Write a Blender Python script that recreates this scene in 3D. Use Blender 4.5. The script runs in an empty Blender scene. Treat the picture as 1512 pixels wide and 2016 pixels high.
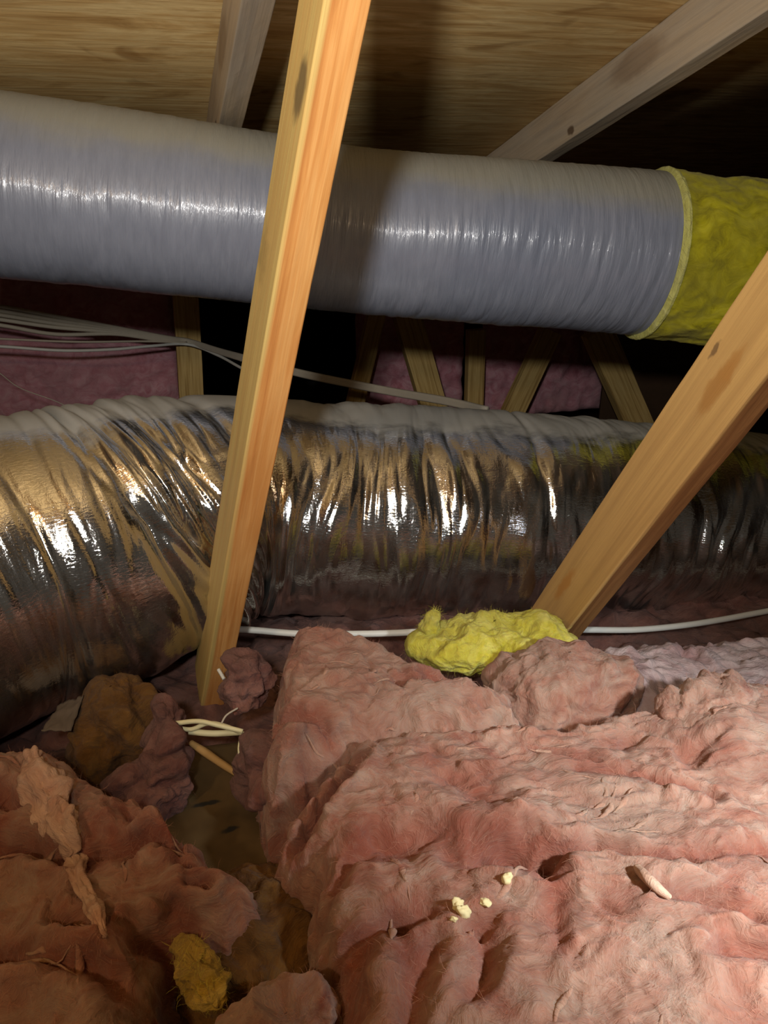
import bpy, bmesh, math, random
import numpy as np
from mathutils import Vector, Matrix

# ------------------------------------------------------------------ camera, world, lamps, exposure
SC = bpy.context.scene
COL = SC.collection
R = math.radians
CAM_Z = 1.0                      # eye height above the attic's drywall floor
FOCAL = 1514.0                   # pixels, for the 1512 x 2016 frame
PITCH, YAW = R(24.0), R(16.19)   # looking down, and to the right of the rafters' run (+y)
cam_d = bpy.data.cameras.new('camera')
cam_d.sensor_fit = 'VERTICAL'
cam_d.sensor_height = 24.0
cam_d.lens = 24.0 * FOCAL / 2016.0
cam_d.clip_start = 0.02
cam = bpy.data.objects.new('camera', cam_d)
COL.objects.link(cam)
cam.location = (0, 0, CAM_Z)
cam.rotation_euler = (R(90) - PITCH, 0, -YAW)
SC.camera = cam

world = bpy.data.worlds.new('attic_dark')
SC.world = world
world.use_nodes = True
world.node_tree.nodes['Background'].inputs[0].default_value = (1.0, 0.84, 0.68, 1)
world.node_tree.nodes['Background'].inputs[1].default_value = 0.04

SC.view_settings.view_transform = 'Standard'
SC.view_settings.look = 'None'
SC.view_settings.gamma = 1.0
SC.view_settings.use_curve_mapping = False
SC.view_settings.exposure = 0.0

CP, SP = math.cos(PITCH), math.sin(PITCH)
CY, SY = math.cos(YAW), math.sin(YAW)


def ray(u, v):
    """direction of the sight line through pixel (u, v), one metre deep"""
    a, b = (u - 756.0) / FOCAL, (1008.0 - v) / FOCAL
    x, y, z = a, CP + b * SP, b * CP - SP
    return np.array([CY * x + SY * y, -SY * x + CY * y, z])


EYE = np.array([0, 0, CAM_Z])


def at(u, v, depth): return EYE + ray(u, v) * depth
def at_z(u, v, z): r = ray(u, v); return EYE + r * ((z - CAM_Z) / r[2])
def at_x(u, v, x): r = ray(u, v); return EYE + r * (x / r[0])
def at_y(u, v, y): r = ray(u, v); return EYE + r * (y / r[1])


def local(r, up, f): # offset from the eye: right, up, forward
    x, y, z = r, f * CP + up * SP, up * CP - f * SP
    return EYE + np.array([CY * x + SY * y, -SY * x + CY * y, z])


def spot(name, loc, aim, energy, angle, blend, radius, colour):
    d = bpy.data.lights.new(name, 'SPOT')
    d.energy, d.spot_size, d.spot_blend, d.shadow_soft_size, d.color = energy, R(angle), blend, radius, colour
    o = bpy.data.objects.new(name, d)
    COL.objects.link(o)
    o.location = loc
    o.rotation_euler = (Vector(aim) - Vector(loc)).to_track_quat('-Z', 'Y').to_euler()
    return o


# the headlamp just above and left of the phone, and the work light low at the right hand
spot('headlamp', local(-0.09, 0.12, -0.20), at(720, 310, 1.4), 54.0, 96, 1.0, 0.030, (1.0, 0.97, 0.94))
fill_lamp = bpy.data.lights.new('warm_fill', 'POINT')     # unseen warm fill, added behind left to lift the dark lower left
fill_lamp.energy, fill_lamp.color, fill_lamp.shadow_soft_size = 13.0, (1.0, 0.70, 0.42), 0.035
fill_lamp_o = bpy.data.objects.new('warm_fill', fill_lamp)
COL.objects.link(fill_lamp_o)
fill_lamp_o.location = local(-0.60, 0.22, -0.55)
spot('work_light', local(0.56, 0.06, 0.12), at(1680, 1720, 0.64), 62.0, 62, 1.0, 0.03, (0.90, 0.94, 1.0))

# ------------------------------------------------------------------ noise
RNG = np.random.RandomState(11)
PERM = RNG.permutation(512)
PERM = np.concatenate([PERM, PERM, PERM]).astype(np.int64)
G3 = RNG.normal(size=(512, 3))
G3 /= np.linalg.norm(G3, axis=1)[:, None]
G3 = G3.astype(np.float32)


def perlin(p):
    p = np.asarray(p, dtype=np.float32)
    i = np.floor(p).astype(np.int64)
    f = p - i
    i &= 511
    w = f * f * f * (f * (f * 6 - 15) + 10)
    out = np.zeros(len(p), np.float32)
    for dx in (0, 1):
        a = PERM[i[:, 0] + dx]
        wx = w[:, 0] if dx else 1 - w[:, 0]
        for dy in (0, 1):
            b = PERM[(a + i[:, 1] + dy) & 1023]
            wy = w[:, 1] if dy else 1 - w[:, 1]
            for dz in (0, 1):
                h = PERM[(b + i[:, 2] + dz) & 1023]
                g = G3[h]
                d = g[:, 0] * (f[:, 0] - dx) + g[:, 1] * (f[:, 1] - dy) + g[:, 2] * (f[:, 2] - dz)
                out += d * wx * wy * (w[:, 2] if dz else 1 - w[:, 2])
    return out * 1.5


def fbm(p, oct=4, gain=0.5, lac=2.03):
    p = np.asarray(p, dtype=np.float32)
    a, s, tot = 1.0, np.zeros(len(p), np.float32), 0
    for k in range(oct):
        s += a * perlin(p + 17.3 * k)
        tot += a
        a *= gain
        p = p * lac
    return s / tot


def sstep(a, b, x):
    t = np.clip((x - a) / (b - a), 0, 1)
    return t * t * (3 - 2 * t)


# ------------------------------------------------------------------ objects
def put(o, parent=None):
    COL.objects.link(o)
    if parent is not None:
        o.parent = parent
    return o


def tag(o, label=None, cat=None, group=None, kind=None):
    for k, v in (('label', label), ('category', cat), ('group', group), ('kind', kind)):
        if v:
            o[k] = v
    return o


def empty(name, loc=(0, 0, 0)):
    o = bpy.data.objects.new(name, None)
    o.empty_display_size = 0.05
    o.location = loc
    return put(o)


def mesh_np(name, verts, quads, mat, uv=None, parent=None, smooth=True, tris=None, offset=None):
    me = bpy.data.meshes.new(name)
    verts = np.asarray(verts, np.float32)
    o = bpy.data.objects.new(name, me)
    if offset is not None:
        verts = verts - np.asarray(offset, np.float32)
        o.location = offset
    quads = np.asarray(quads, np.int32)
    k = quads.shape[1]
    me.vertices.add(len(verts))
    me.vertices.foreach_set('co', verts.ravel())
    me.loops.add(quads.size)
    me.loops.foreach_set('vertex_index', quads.ravel())
    me.polygons.add(len(quads))
    me.polygons.foreach_set('loop_start', np.arange(len(quads), dtype=np.int32) * k)
    me.polygons.foreach_set('loop_total', np.full(len(quads), k, np.int32))
    if smooth:
        me.polygons.foreach_set('use_smooth', np.ones(len(quads), bool))
    if uv is not None:
        l = me.uv_layers.new(name='UVMap')
        l.data.foreach_set('uv', np.asarray(uv, np.float32)[quads.ravel()].ravel())
    me.update(calc_edges=True)
    me.validate()
    me.materials.append(mat)
    return put(o, parent)


def grid_quads(n, m, closed=False):
    """rows n, columns m"""
    i = np.arange(n - 1)[:, None] * m
    if closed:
        j = np.arange(m)[None, :]
        j2 = (j + 1) % m
    else:
        j = np.arange(m - 1)[None, :]
        j2 = j + 1
    return np.stack([i + j, i + j2, i + m + j2, i + m + j], -1).reshape(-1, 4)


def spline(pts, n):
    """Catmull-Rom through rows of pts (any number of columns), n samples"""
    p = np.asarray(pts, float)
    if len(p) == 2:
        t = np.linspace(0, 1, n)[:, None]
        return p[0] * (1 - t) + p[1] * t
    p = np.vstack([2 * p[0] - p[1], p, 2 * p[-1] - p[-2]])
    t = np.linspace(0, len(p) - 3 - 1e-6, n)
    i = t.astype(int)
    f = (t - i)[:, None]
    a, b, c, d = p[i], p[i + 1], p[i + 2], p[i + 3]
    return 0.5 * (2 * b + (c - a) * f + (2 * a - 5 * b + 4 * c - d) * f ** 2 + (3 * b - a - 3 * c + d) * f ** 3)


def resample(c, n):
    d = np.r_[0, np.cumsum(np.linalg.norm(np.diff(c[:, :3], axis=0), axis=1))]
    s = np.linspace(0, d[-1], n)
    return np.stack([np.interp(s, d, c[:, k]) for k in range(c.shape[1])], 1), s


def sweep(name, pts, radius, mat, n=40, m=10, parent=None, cap=True, wob=0.0, seed=0):
    """a cable or strand: round tube through pts"""
    c, s = resample(spline(pts, n * 3), n)
    t = np.gradient(c, axis=0)
    t /= np.linalg.norm(t, axis=1)[:, None]
    up = np.array([0.13, 0.2, 0.97])
    a = np.cross(t, up)
    a /= np.linalg.norm(a, axis=1)[:, None]
    b = np.cross(t, a)
    th = np.linspace(0, 2 * math.pi, m, endpoint=False)
    rr = np.full(n, radius) if np.isscalar(radius) else np.interp(np.linspace(0, 1, n), np.linspace(0, 1, len(radius)), radius)
    rad = rr[:, None] * np.ones(m)[None]
    if wob:
        q = np.stack([np.repeat(s, m) * 30 + seed, np.tile(np.cos(th), n) * 1.2, np.tile(np.sin(th), n) * 1.2], 1)
        rad = rad * (1 + wob * fbm(q, 3).reshape(n, m))
    v = c[:, None, :] + rad[..., None] * (np.cos(th)[None, :, None] * a[:, None] + np.sin(th)[None, :, None] * b[:, None])
    v = v.reshape(-1, 3)
    q = grid_quads(n, m, True)
    if cap:
        v = np.vstack([v, c[:1], c[-1:]])
        k0, k1 = n * m, n * m + 1
        j = np.arange(m)
        q = np.vstack([q, np.stack([(j + 1) % m, j, np.full(m, k0), np.full(m, k0)], 1),
                       np.stack([(n - 1) * m + j, (n - 1) * m + (j + 1) % m, np.full(m, k1), np.full(m, k1)], 1)])
        tri = q[-2 * m:, :3]
        bm = bpy.data.meshes.new(name)
        bm.from_pydata(v.tolist(), [], [list(x) for x in q[:-2 * m]] + [list(x) for x in tri])
        for p in bm.polygons:
            p.use_smooth = True
        bm.materials.append(mat)
        return put(bpy.data.objects.new(name, bm), parent)
    return mesh_np(name, v, q, mat, parent=parent)


# ------------------------------------------------------------------ materials
def mark_or_shade(o, p, size, colour, strength=0.85, axis_rot=0.0):
    """a knot or a wane mark in a board's wood, where its surface shows the point p"""
    m = o.data.materials[0]
    t = m.node_tree
    b = t.nodes['Principled BSDF']
    old = b.inputs['Base Color'].links[0].from_socket
    bpy.context.view_layer.update()
    l = o.matrix_world.inverted() @ Vector(p)
    tc = t.nodes.new('ShaderNodeTexCoord')
    nzn = t.nodes.new('ShaderNodeTexNoise')
    nzn.inputs['Scale'].default_value = 60
    t.links.new(tc.outputs['Object'], nzn.inputs['Vector'])
    ad = t.nodes.new('ShaderNodeVectorMath')
    ad.operation = 'MULTIPLY_ADD'
    ad.inputs[1].default_value = (0.012, 0.012, 0.02)
    t.links.new(nzn.outputs['Color'], ad.inputs[0])
    t.links.new(tc.outputs['Object'], ad.inputs[2])
    mp = t.nodes.new('ShaderNodeMapping')
    mp.vector_type = 'TEXTURE'
    mp.inputs['Location'].default_value = (l.x + 0.006, l.y + 0.006, l.z + 0.01)
    mp.inputs['Scale'].default_value = size
    t.links.new(ad.outputs[0], mp.inputs['Vector'])
    ln = t.nodes.new('ShaderNodeVectorMath')
    ln.operation = 'LENGTH'
    t.links.new(mp.outputs[0], ln.inputs[0])
    mr = t.nodes.new('ShaderNodeMapRange')
    mr.interpolation_type = 'SMOOTHSTEP'
    mr.inputs[1].default_value, mr.inputs[2].default_value = 1.15, 0.55
    mr.inputs[3].default_value, mr.inputs[4].default_value = 0.0, strength
    t.links.new(ln.outputs['Value'], mr.inputs[0])
    mx = t.nodes.new('ShaderNodeMix')
    mx.data_type = 'RGBA'
    t.links.new(mr.outputs[0], mx.inputs[0])
    t.links.new(old, mx.inputs[6])
    mx.inputs[7].default_value = (*colour, 1)
    t.links.new(mx.outputs[2], b.inputs['Base Color'])


class Mat:
    def __init__(self, name):
        self.m = bpy.data.materials.new(name)
        self.m.use_nodes = True
        self.t = self.m.node_tree
        self.b = self.t.nodes['Principled BSDF']

    def n(self, kind, **k):
        nd = self.t.nodes.new(kind)
        for a, v in k.items():
            setattr(nd, a, v)
        return nd

    def link(self, a, b): self.t.links.new(a, b)

    def coords(self, kind='Object', scale=(1, 1, 1), rot=(0, 0, 0)):
        tc = self.n('ShaderNodeTexCoord')
        mp = self.n('ShaderNodeMapping')
        mp.inputs['Scale'].default_value = scale
        mp.inputs['Rotation'].default_value = rot
        self.link(tc.outputs[kind], mp.inputs['Vector'])
        return mp.outputs[0]

    def noise(self, vec, scale=5, detail=4, rough=0.55, distort=0.0):
        nd = self.n('ShaderNodeTexNoise')
        nd.inputs['Scale'].default_value = scale
        nd.inputs['Detail'].default_value = detail
        nd.inputs['Roughness'].default_value = rough
        nd.inputs['Distortion'].default_value = distort
        self.link(vec, nd.inputs['Vector'])
        return nd.outputs['Fac']

    def ramp(self, fac, stops, interp='LINEAR'):
        nd = self.n('ShaderNodeValToRGB')
        cr = nd.color_ramp
        cr.interpolation = interp
        while len(cr.elements) < len(stops):
            cr.elements.new(0.5)
        for e, (p, c) in zip(cr.elements, stops):
            e.position = p
            e.color = (c[0], c[1], c[2], 1) if hasattr(c, '__len__') else (c, c, c, 1)
        self.link(fac, nd.inputs[0])
        return nd.outputs[0]

    def mix(self, fac, a, b, blend='MIX'):
        nd = self.n('ShaderNodeMix', data_type='RGBA', blend_type=blend)
        for sock, v in ((nd.inputs[0], fac), (nd.inputs[6], a), (nd.inputs[7], b)):
            if hasattr(v, 'is_linked'):
                self.link(v, sock)
            elif hasattr(v, '__len__'):
                sock.default_value = (v[0], v[1], v[2], 1)
            else:
                sock.default_value = v
        return nd.outputs[2]

    def math(self, op, a, b=0.5):
        nd = self.n('ShaderNodeMath', operation=op)
        for sock, v in zip(nd.inputs, (a, b)):
            if hasattr(v, 'is_linked'):
                self.link(v, sock)
            else:
                sock.default_value = v
        return nd.outputs[0]

    def bump(self, h, strength=0.3, dist=0.01, prev=None):
        nd = self.n('ShaderNodeBump')
        nd.inputs['Strength'].default_value = strength
        nd.inputs['Distance'].default_value = dist
        self.link(h, nd.inputs['Height'])
        if prev is not None:
            self.link(prev, nd.inputs['Normal'])
        return nd.outputs[0]

    def set(self, **k):
        names = dict(color='Base Color', rough='Roughness', metal='Metallic', normal='Normal', spec='Specular IOR Level',
                     coat='Coat Weight', coat_rough='Coat Roughness', sheen='Sheen Weight', sheen_rough='Sheen Roughness',
                     sss='Subsurface Weight', sss_scale='Subsurface Scale', coat_normal='Coat Normal')
        for a, v in k.items():
            s = self.b.inputs[names[a]]
            if hasattr(v, 'is_linked'):
                self.link(v, s)
            elif hasattr(v, '__len__'):
                s.default_value = (v[0], v[1], v[2], 1) if len(v) == 3 and s.type == 'RGBA' else v
            else:
                s.default_value = v
        return self.m


def srgb(r, g, b):
    f = lambda c: (c / 255 / 12.92) if c / 255 <= 0.04045 else ((c / 255 + 0.055) / 1.055) ** 2.4
    return (f(r), f(g), f(b))


def wood_mat(name, pale, mid, dark, sap_or_lit=None, sap_or_lit_at=None, grain=1.0, weather=0.0, grey=(0.3, 0.28, 0.25)):
    """sawn softwood; the board's length is local z, its faces look along local x and y"""
    M = Mat(name)
    v = M.coords('Object', (30, 30, 1.1))
    warp = M.noise(M.coords('Object', (6, 6, 1.5)), 1.0, 3, 0.5)
    n1 = M.noise(v, 3.2 * grain, 3, 0.55, 0.35)
    n2 = M.noise(M.coords('Object', (160, 160, 3.0)), 1.6, 3, 0.7)
    c = M.ramp(n1, [(0.3, dark), (0.47, mid), (0.56, pale), (0.66, mid)])
    c = M.mix(M.math('MULTIPLY', n2, 0.45), c, dark, 'MULTIPLY')
    blot = M.noise(M.coords('Object', (9, 9, 4)), 1.3, 5, 0.6)
    c = M.mix(M.ramp(blot, [(0.4, 0.0), (0.75, 0.55)]), c, dark)
    if sap_or_lit is not None:
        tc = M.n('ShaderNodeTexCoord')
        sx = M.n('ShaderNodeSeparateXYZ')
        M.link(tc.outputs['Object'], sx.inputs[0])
        axis, p0, p1 = sap_or_lit_at
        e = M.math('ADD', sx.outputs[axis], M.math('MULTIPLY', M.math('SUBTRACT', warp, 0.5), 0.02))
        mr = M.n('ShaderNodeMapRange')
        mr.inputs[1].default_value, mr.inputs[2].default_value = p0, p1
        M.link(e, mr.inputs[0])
        sc = M.mix(M.math('MULTIPLY', n2, 0.5), sap_or_lit, [x * 0.55 for x in sap_or_lit])
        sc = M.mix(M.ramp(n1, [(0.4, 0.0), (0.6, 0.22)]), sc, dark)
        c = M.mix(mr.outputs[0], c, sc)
    if weather:
        w = M.noise(M.coords('Object', (14, 14, 3)), 1.5, 6, 0.65)
        c = M.mix(M.ramp(w, [(0.25, weather), (0.8, weather * 0.45)]), c, grey)
    bp = M.bump(n2, 0.25, 0.002)
    return M.set(color=c, rough=0.72, spec=0.25, normal=bp)


FIBRE = {}


def fibre_mat(name, deep, mid, pale, dust, wisp=1.0, sss=0.0):
    """glass wool: matted fibres in streaks, fresh colour where torn, shade tinted into recesses, greyed by dust elsewhere"""
    M = Mat(name)
    base = M.coords('Object', (1, 1, 1))
    w = M.n('ShaderNodeTexNoise')
    w.inputs['Scale'].default_value = 9.0
    w.inputs['Detail'].default_value = 2
    M.link(base, w.inputs['Vector'])
    sc = M.n('ShaderNodeVectorMath', operation='MULTIPLY_ADD')
    M.link(w.outputs['Color'], sc.inputs[0])
    sc.inputs[1].default_value = (0.22, 0.22, 0.22)
    M.link(base, sc.inputs[2])
    wv = sc.outputs[0]
    mp = M.n('ShaderNodeMapping')
    mp.inputs['Scale'].default_value = (14, 34, 34)
    M.link(wv, mp.inputs['Vector'])
    streak = M.noise(mp.outputs[0], 1.0, 6, 0.62)
    big = M.noise(wv, 5.0, 4, 0.6)
    torn = M.noise(base, 11.0, 5, 0.6, 0.6)
    c = M.ramp(streak, [(0.28, deep), (0.47, mid), (0.66, pale)])
    c = M.mix(M.ramp(big, [(0.38, 0.0), (0.68, 0.75)]), c, dust)
    c = M.mix(M.ramp(torn, [(0.54, 0.0), (0.72, 0.6)]), c, deep)
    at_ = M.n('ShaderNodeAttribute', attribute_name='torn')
    c = M.mix(M.math('MULTIPLY', at_.outputs['Fac'], 0.85), c, [x * 0.92 for x in deep])  # deep colour also paints the reddish shade of pits and creases
    mp2 = M.n('ShaderNodeMapping')
    mp2.inputs['Scale'].default_value = (60, 210, 210)
    M.link(wv, mp2.inputs['Vector'])
    fine = M.noise(mp2.outputs[0], 1.0, 5, 0.68)
    c = M.mix(M.ramp(fine, [(0.5, 0.0), (0.75, 0.25)]), c, pale)
    bp = M.bump(streak, 0.55 * wisp, 0.010)
    bp = M.bump(fine, 0.8 * wisp, 0.004, bp)
    M.b.inputs['Subsurface Radius'].default_value = (1.0, 0.45, 0.35)
    return M.set(color=c, rough=0.95, spec=0.05, normal=bp, sheen=0.08, sheen_rough=0.6, sss=sss, sss_scale=0.012)


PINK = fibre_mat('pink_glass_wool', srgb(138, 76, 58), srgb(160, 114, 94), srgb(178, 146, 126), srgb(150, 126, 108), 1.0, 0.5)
PINK_GREY = fibre_mat('dusty_pink_glass_wool', srgb(150, 108, 104), srgb(176, 148, 142), srgb(196, 176, 170), srgb(160, 148, 142))
ROSE_WALL = fibre_mat('wall_glass_wool', srgb(178, 108, 118), srgb(204, 140, 150), srgb(220, 172, 178), srgb(190, 146, 150), 0.6)
YELLOW = fibre_mat('yellow_glass_wool', srgb(150, 134, 20), srgb(190, 178, 52), srgb(212, 202, 104), srgb(176, 166, 84), 1.0, 0.3)
DUCT_YELLOW = fibre_mat('duct_glass_wool', srgb(128, 120, 8), srgb(180, 172, 18), srgb(200, 192, 48), srgb(116, 110, 40), 0.35)
AMBER = fibre_mat('amber_glass_wool', srgb(76, 46, 16), srgb(104, 70, 28), srgb(124, 90, 44), srgb(92, 68, 40))  # colour lowered to hold the shade beneath the foil duct

STUD = wood_mat('fir_stud', srgb(214, 164, 98), srgb(202, 146, 80), srgb(178, 116, 58), sap_or_lit=srgb(200, 172, 104), sap_or_lit_at=(0, -0.013, -0.0165))
BRACE = wood_mat('pine_web', srgb(160, 116, 68), srgb(146, 102, 58), srgb(120, 80, 44), grain=0.6, sap_or_lit=srgb(212, 170, 104), sap_or_lit_at=(0, -0.0135, -0.0165))  # faces other than the left are browner: their shade is put into the colour
RAFTER = wood_mat('weathered_rafter', srgb(206, 176, 130), srgb(186, 156, 110), srgb(140, 112, 76), weather=0.8, grey=srgb(186, 176, 158))
FAR = wood_mat('far_web_wood', srgb(224, 196, 130), srgb(208, 178, 112), srgb(164, 132, 76))


def deck_mat():
    M = Mat('fir_plywood')
    v = M.coords('Object', (2.2, 13, 13))
    n1 = M.noise(v, 2.2, 5, 0.62, 0.9)
    n2 = M.noise(M.coords('Object', (3, 60, 60)), 2.0, 4, 0.65)
    kn = M.noise(M.coords('Object', (3, 6.5, 6.5)), 1.6, 3, 0.5, 1.2)
    c = M.ramp(n1, [(0.28, srgb(176, 138, 82)), (0.45, srgb(214, 178, 116)), (0.58, srgb(232, 204, 144)), (0.72, srgb(196, 158, 98))])
    c = M.mix(M.ramp(n2, [(0.4, 0.0), (0.7, 0.45)]), c, srgb(160, 120, 66))
    c = M.mix(M.ramp(kn, [(0.6, 0.0), (0.7, 0.55)]), c, srgb(136, 94, 42))
    c = M.mix(M.ramp(kn, [(0.26, 0.5), (0.36, 0.0)]), c, srgb(226, 196, 140))
    return M.set(color=c, rough=0.75, spec=0.2, normal=M.bump(n2, 0.25, 0.003))


PLY = deck_mat()


def foil_mat():
    M = Mat('aluminised_film')
    tc = M.n('ShaderNodeTexCoord')
    sx = M.n('ShaderNodeSeparateXYZ')
    M.link(tc.outputs['UV'], sx.inputs[0])
    sc = M.coords('UV', (9, 3.0, 1))
    edge = M.noise(sc, 1.0, 4, 0.6)
    ang = M.math('ADD', sx.outputs[1], M.math('MULTIPLY', M.math('SUBTRACT', edge, 0.5), 0.7))
    mr = M.n('ShaderNodeMapRange', interpolation_type='SMOOTHSTEP')
    mr.inputs[1].default_value, mr.inputs[2].default_value = 1.10, 1.36
    M.link(ang, mr.inputs[0])
    fine = M.noise(M.coords('UV', (210, 9, 1)), 1.0, 3, 0.6)
    scrim = M.noise(M.coords('UV', (120, 60, 1), (0, 0, 0)), 1.0, 3, 0.6, 0.5)
    wr = M.noise(M.coords('UV', (85, 7, 1)), 1.0, 4, 0.6, 0.6)
    bp = M.bump(wr, 0.13, 0.006)
    bp = M.bump(scrim, 0.26, 0.0020, bp)
    bp = M.bump(fine, 0.2, 0.0012, bp)
    rough = M.ramp(M.noise(M.coords('UV', (14, 3, 1)), 1, 4, 0.6), [(0.35, 0.08), (0.7, 0.16)])
    M.set(color=srgb(214, 212, 208), metal=1.0, rough=rough, normal=bp)
    d = M.n('ShaderNodeBsdfDiffuse')
    d.inputs['Color'].default_value = (*srgb(150, 150, 144), 1)
    mx = M.n('ShaderNodeMixShader')
    film = M.math('MULTIPLY', M.ramp(M.noise(M.coords('UV', (40, 2.5, 1)), 1, 4, 0.6), [(0.35, 0.02), (0.75, 0.16)]), 1.0)
    M.link(M.math('MAXIMUM', M.math('MULTIPLY', mr.outputs[0], 0.93), film), mx.inputs[0])
    M.link(M.b.outputs[0], mx.inputs[1])
    M.link(d.outputs[0], mx.inputs[2])
    M.link(mx.outputs[0], M.t.nodes['Material Output'].inputs[0])
    return M.m


FOIL = foil_mat()


def jacket_mat():
    M = Mat('grey_plastic_film')
    tc = M.n('ShaderNodeTexCoord')
    sx = M.n('ShaderNodeSeparateXYZ')
    M.link(tc.outputs['UV'], sx.inputs[0])
    edge = M.noise(M.coords('UV', (7, 2.0, 1)), 1.0, 4, 0.6)
    ang = M.math('ADD', sx.outputs[1], M.math('MULTIPLY', M.math('SUBTRACT', edge, 0.5), 0.5))
    mr = M.n('ShaderNodeMapRange', interpolation_type='SMOOTHSTEP')
    mr.inputs[1].default_value, mr.inputs[2].default_value = 0.45, 0.95
    M.link(ang, mr.inputs[0])
    fine = M.noise(M.coords('UV', (150, 2.2, 1)), 1.0, 4, 0.6, 0.3)
    fine2 = M.noise(M.coords('UV', (420, 9, 1)), 1.0, 3, 0.6)
    mott = M.noise(M.coords('UV', (80, 2.5, 1)), 1.0, 4, 0.6)
    c = M.ramp(mott, [(0.3, srgb(116, 122, 136)), (0.7, srgb(128, 134, 148))])
    c = M.mix(M.math('MULTIPLY', mr.outputs[0], 0.8), c, srgb(146, 143, 124))
    bp = M.bump(fine, 0.42, 0.004)
    bp = M.bump(fine2, 0.16, 0.0014, bp)
    rough = M.mix(mr.outputs[0], (0.36, 0.36, 0.36), (0.75, 0.75, 0.75))
    ct = M.math('SUBTRACT', 0.35, M.math('MULTIPLY', mr.outputs[0], 0.35))
    return M.set(color=c, rough=rough, spec=0.5, normal=bp, coat=ct, coat_rough=0.13, coat_normal=bp)


JACKET = jacket_mat()


def plain(name, col, rough=0.5, var=0.25, spec=0.4):
    M = Mat(name)
    n = M.noise(M.coords('Object', (1, 1, 1)), 40, 4, 0.6)
    c = M.mix(M.math('MULTIPLY', n, var), col, [x * 0.4 for x in col])
    return M.set(color=c, rough=rough, spec=spec, normal=M.bump(n, 0.1, 0.001))


CABLE_GREY = plain('dusty_cable_sheath', srgb(186, 176, 156), 0.6)
CABLE_WHITE = plain('white_cable_sheath', srgb(214, 214, 204), 0.45)
CABLE_CREAM = plain('cream_cable_sheath', srgb(226, 218, 170), 0.5)
CRUMB = plain('pale_foam_crumb', srgb(232, 216, 160), 0.8)
SPLINTER = plain('wood_splinter', srgb(176, 140, 84), 0.8)
KRAFT = plain('olive_kraft_paper', srgb(104, 82, 46), 0.85, 0.7)
PAPER = plain('grey_paper_scrap', srgb(104, 92, 78), 0.85, 0.4)
DRYWALL = plain('gypsum_ceiling_back', srgb(120, 104, 84), 0.9, 0.4)
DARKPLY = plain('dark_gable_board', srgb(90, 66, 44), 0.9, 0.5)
BED = fibre_mat('shaded_bed_glass_wool', srgb(88, 54, 46), srgb(112, 74, 64), srgb(134, 96, 84), srgb(96, 74, 64))  # pink wool darkened in colour to stand in for shade
DIM = fibre_mat('shaded_pink_glass_wool', srgb(98, 56, 46), srgb(118, 76, 66), srgb(136, 98, 86), srgb(106, 80, 70))  # shaded version of the pink wool, the dimness is in the colour
YFIB = plain('yellow_glass_fibre', srgb(214, 204, 84), 0.8, 0.2, 0.1)
DFIB = plain('shaded_glass_fibre', srgb(120, 82, 72), 0.8, 0.2, 0.1)  # darkened to go with the shaded wool
AFIB = plain('amber_glass_fibre', srgb(140, 100, 46), 0.8, 0.2, 0.1)
MUSTARD = fibre_mat('mustard_glass_wool', srgb(150, 118, 30), srgb(184, 150, 50), srgb(204, 174, 84), srgb(156, 130, 66))
FIBRES_PINK = plain('loose_glass_fibre', srgb(184, 134, 110), 0.8, 0.2, 0.1)
WISP = fibre_mat('pale_wool_wisp', srgb(150, 84, 64), srgb(172, 120, 98), srgb(190, 152, 128), srgb(162, 132, 110), 1.0, 0.2)
STRAND = fibre_mat('pale_wool_strand', srgb(186, 130, 104), srgb(206, 162, 134), srgb(218, 184, 158), srgb(196, 162, 136))

# ------------------------------------------------------------------ the setting
RD = np.array([0, 0.9645, -0.2641])        # the rafters' run, falling away from us
RN = np.array([0, 0.2641, 0.9645])         # up, square to the roof deck
H_RAFTER, H_DECK = 0.47, 0.559


def slab(name, corners, thick_vec, mat, kind='structure'):
    c = np.asarray(corners, float)
    v = np.vstack([c, c + np.asarray(thick_vec)])
    f = [[0, 1, 2, 3], [7, 6, 5, 4], [0, 4, 5, 1], [1, 5, 6, 2], [2, 6, 7, 3], [3, 7, 4, 0]]
    o = mesh_np(name, v, f, mat, smooth=False, offset=c[0])
    if kind:
        o['kind'] = kind
    return o


def on_deck(x, s, h): return EYE + RN * h + RD * s + np.array([x, 0, 0])


slab('ceiling', [on_deck(-2.6, -2.2, H_DECK), on_deck(3.4, -2.2, H_DECK), on_deck(3.4, 5.3, H_DECK), on_deck(-2.6, 5.3, H_DECK)], RN * 0.015, PLY)
slab('floor', [(-2.6, -2.0, 0), (3.4, -2.0, 0), (3.4, 5.4, 0), (-2.6, 5.4, 0)], (0, 0, -0.015), DRYWALL)
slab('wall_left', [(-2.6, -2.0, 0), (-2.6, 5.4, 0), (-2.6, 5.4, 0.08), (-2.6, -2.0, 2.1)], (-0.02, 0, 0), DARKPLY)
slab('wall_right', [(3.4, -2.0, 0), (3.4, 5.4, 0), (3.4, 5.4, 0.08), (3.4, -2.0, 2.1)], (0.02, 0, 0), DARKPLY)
slab('wall_back', [(-2.6, 5.0, 0), (3.4, 5.0, 0), (3.4, 5.0, 0.208), (-2.6, 5.0, 0.208)], (0, 0.02, 0), DARKPLY)


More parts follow.
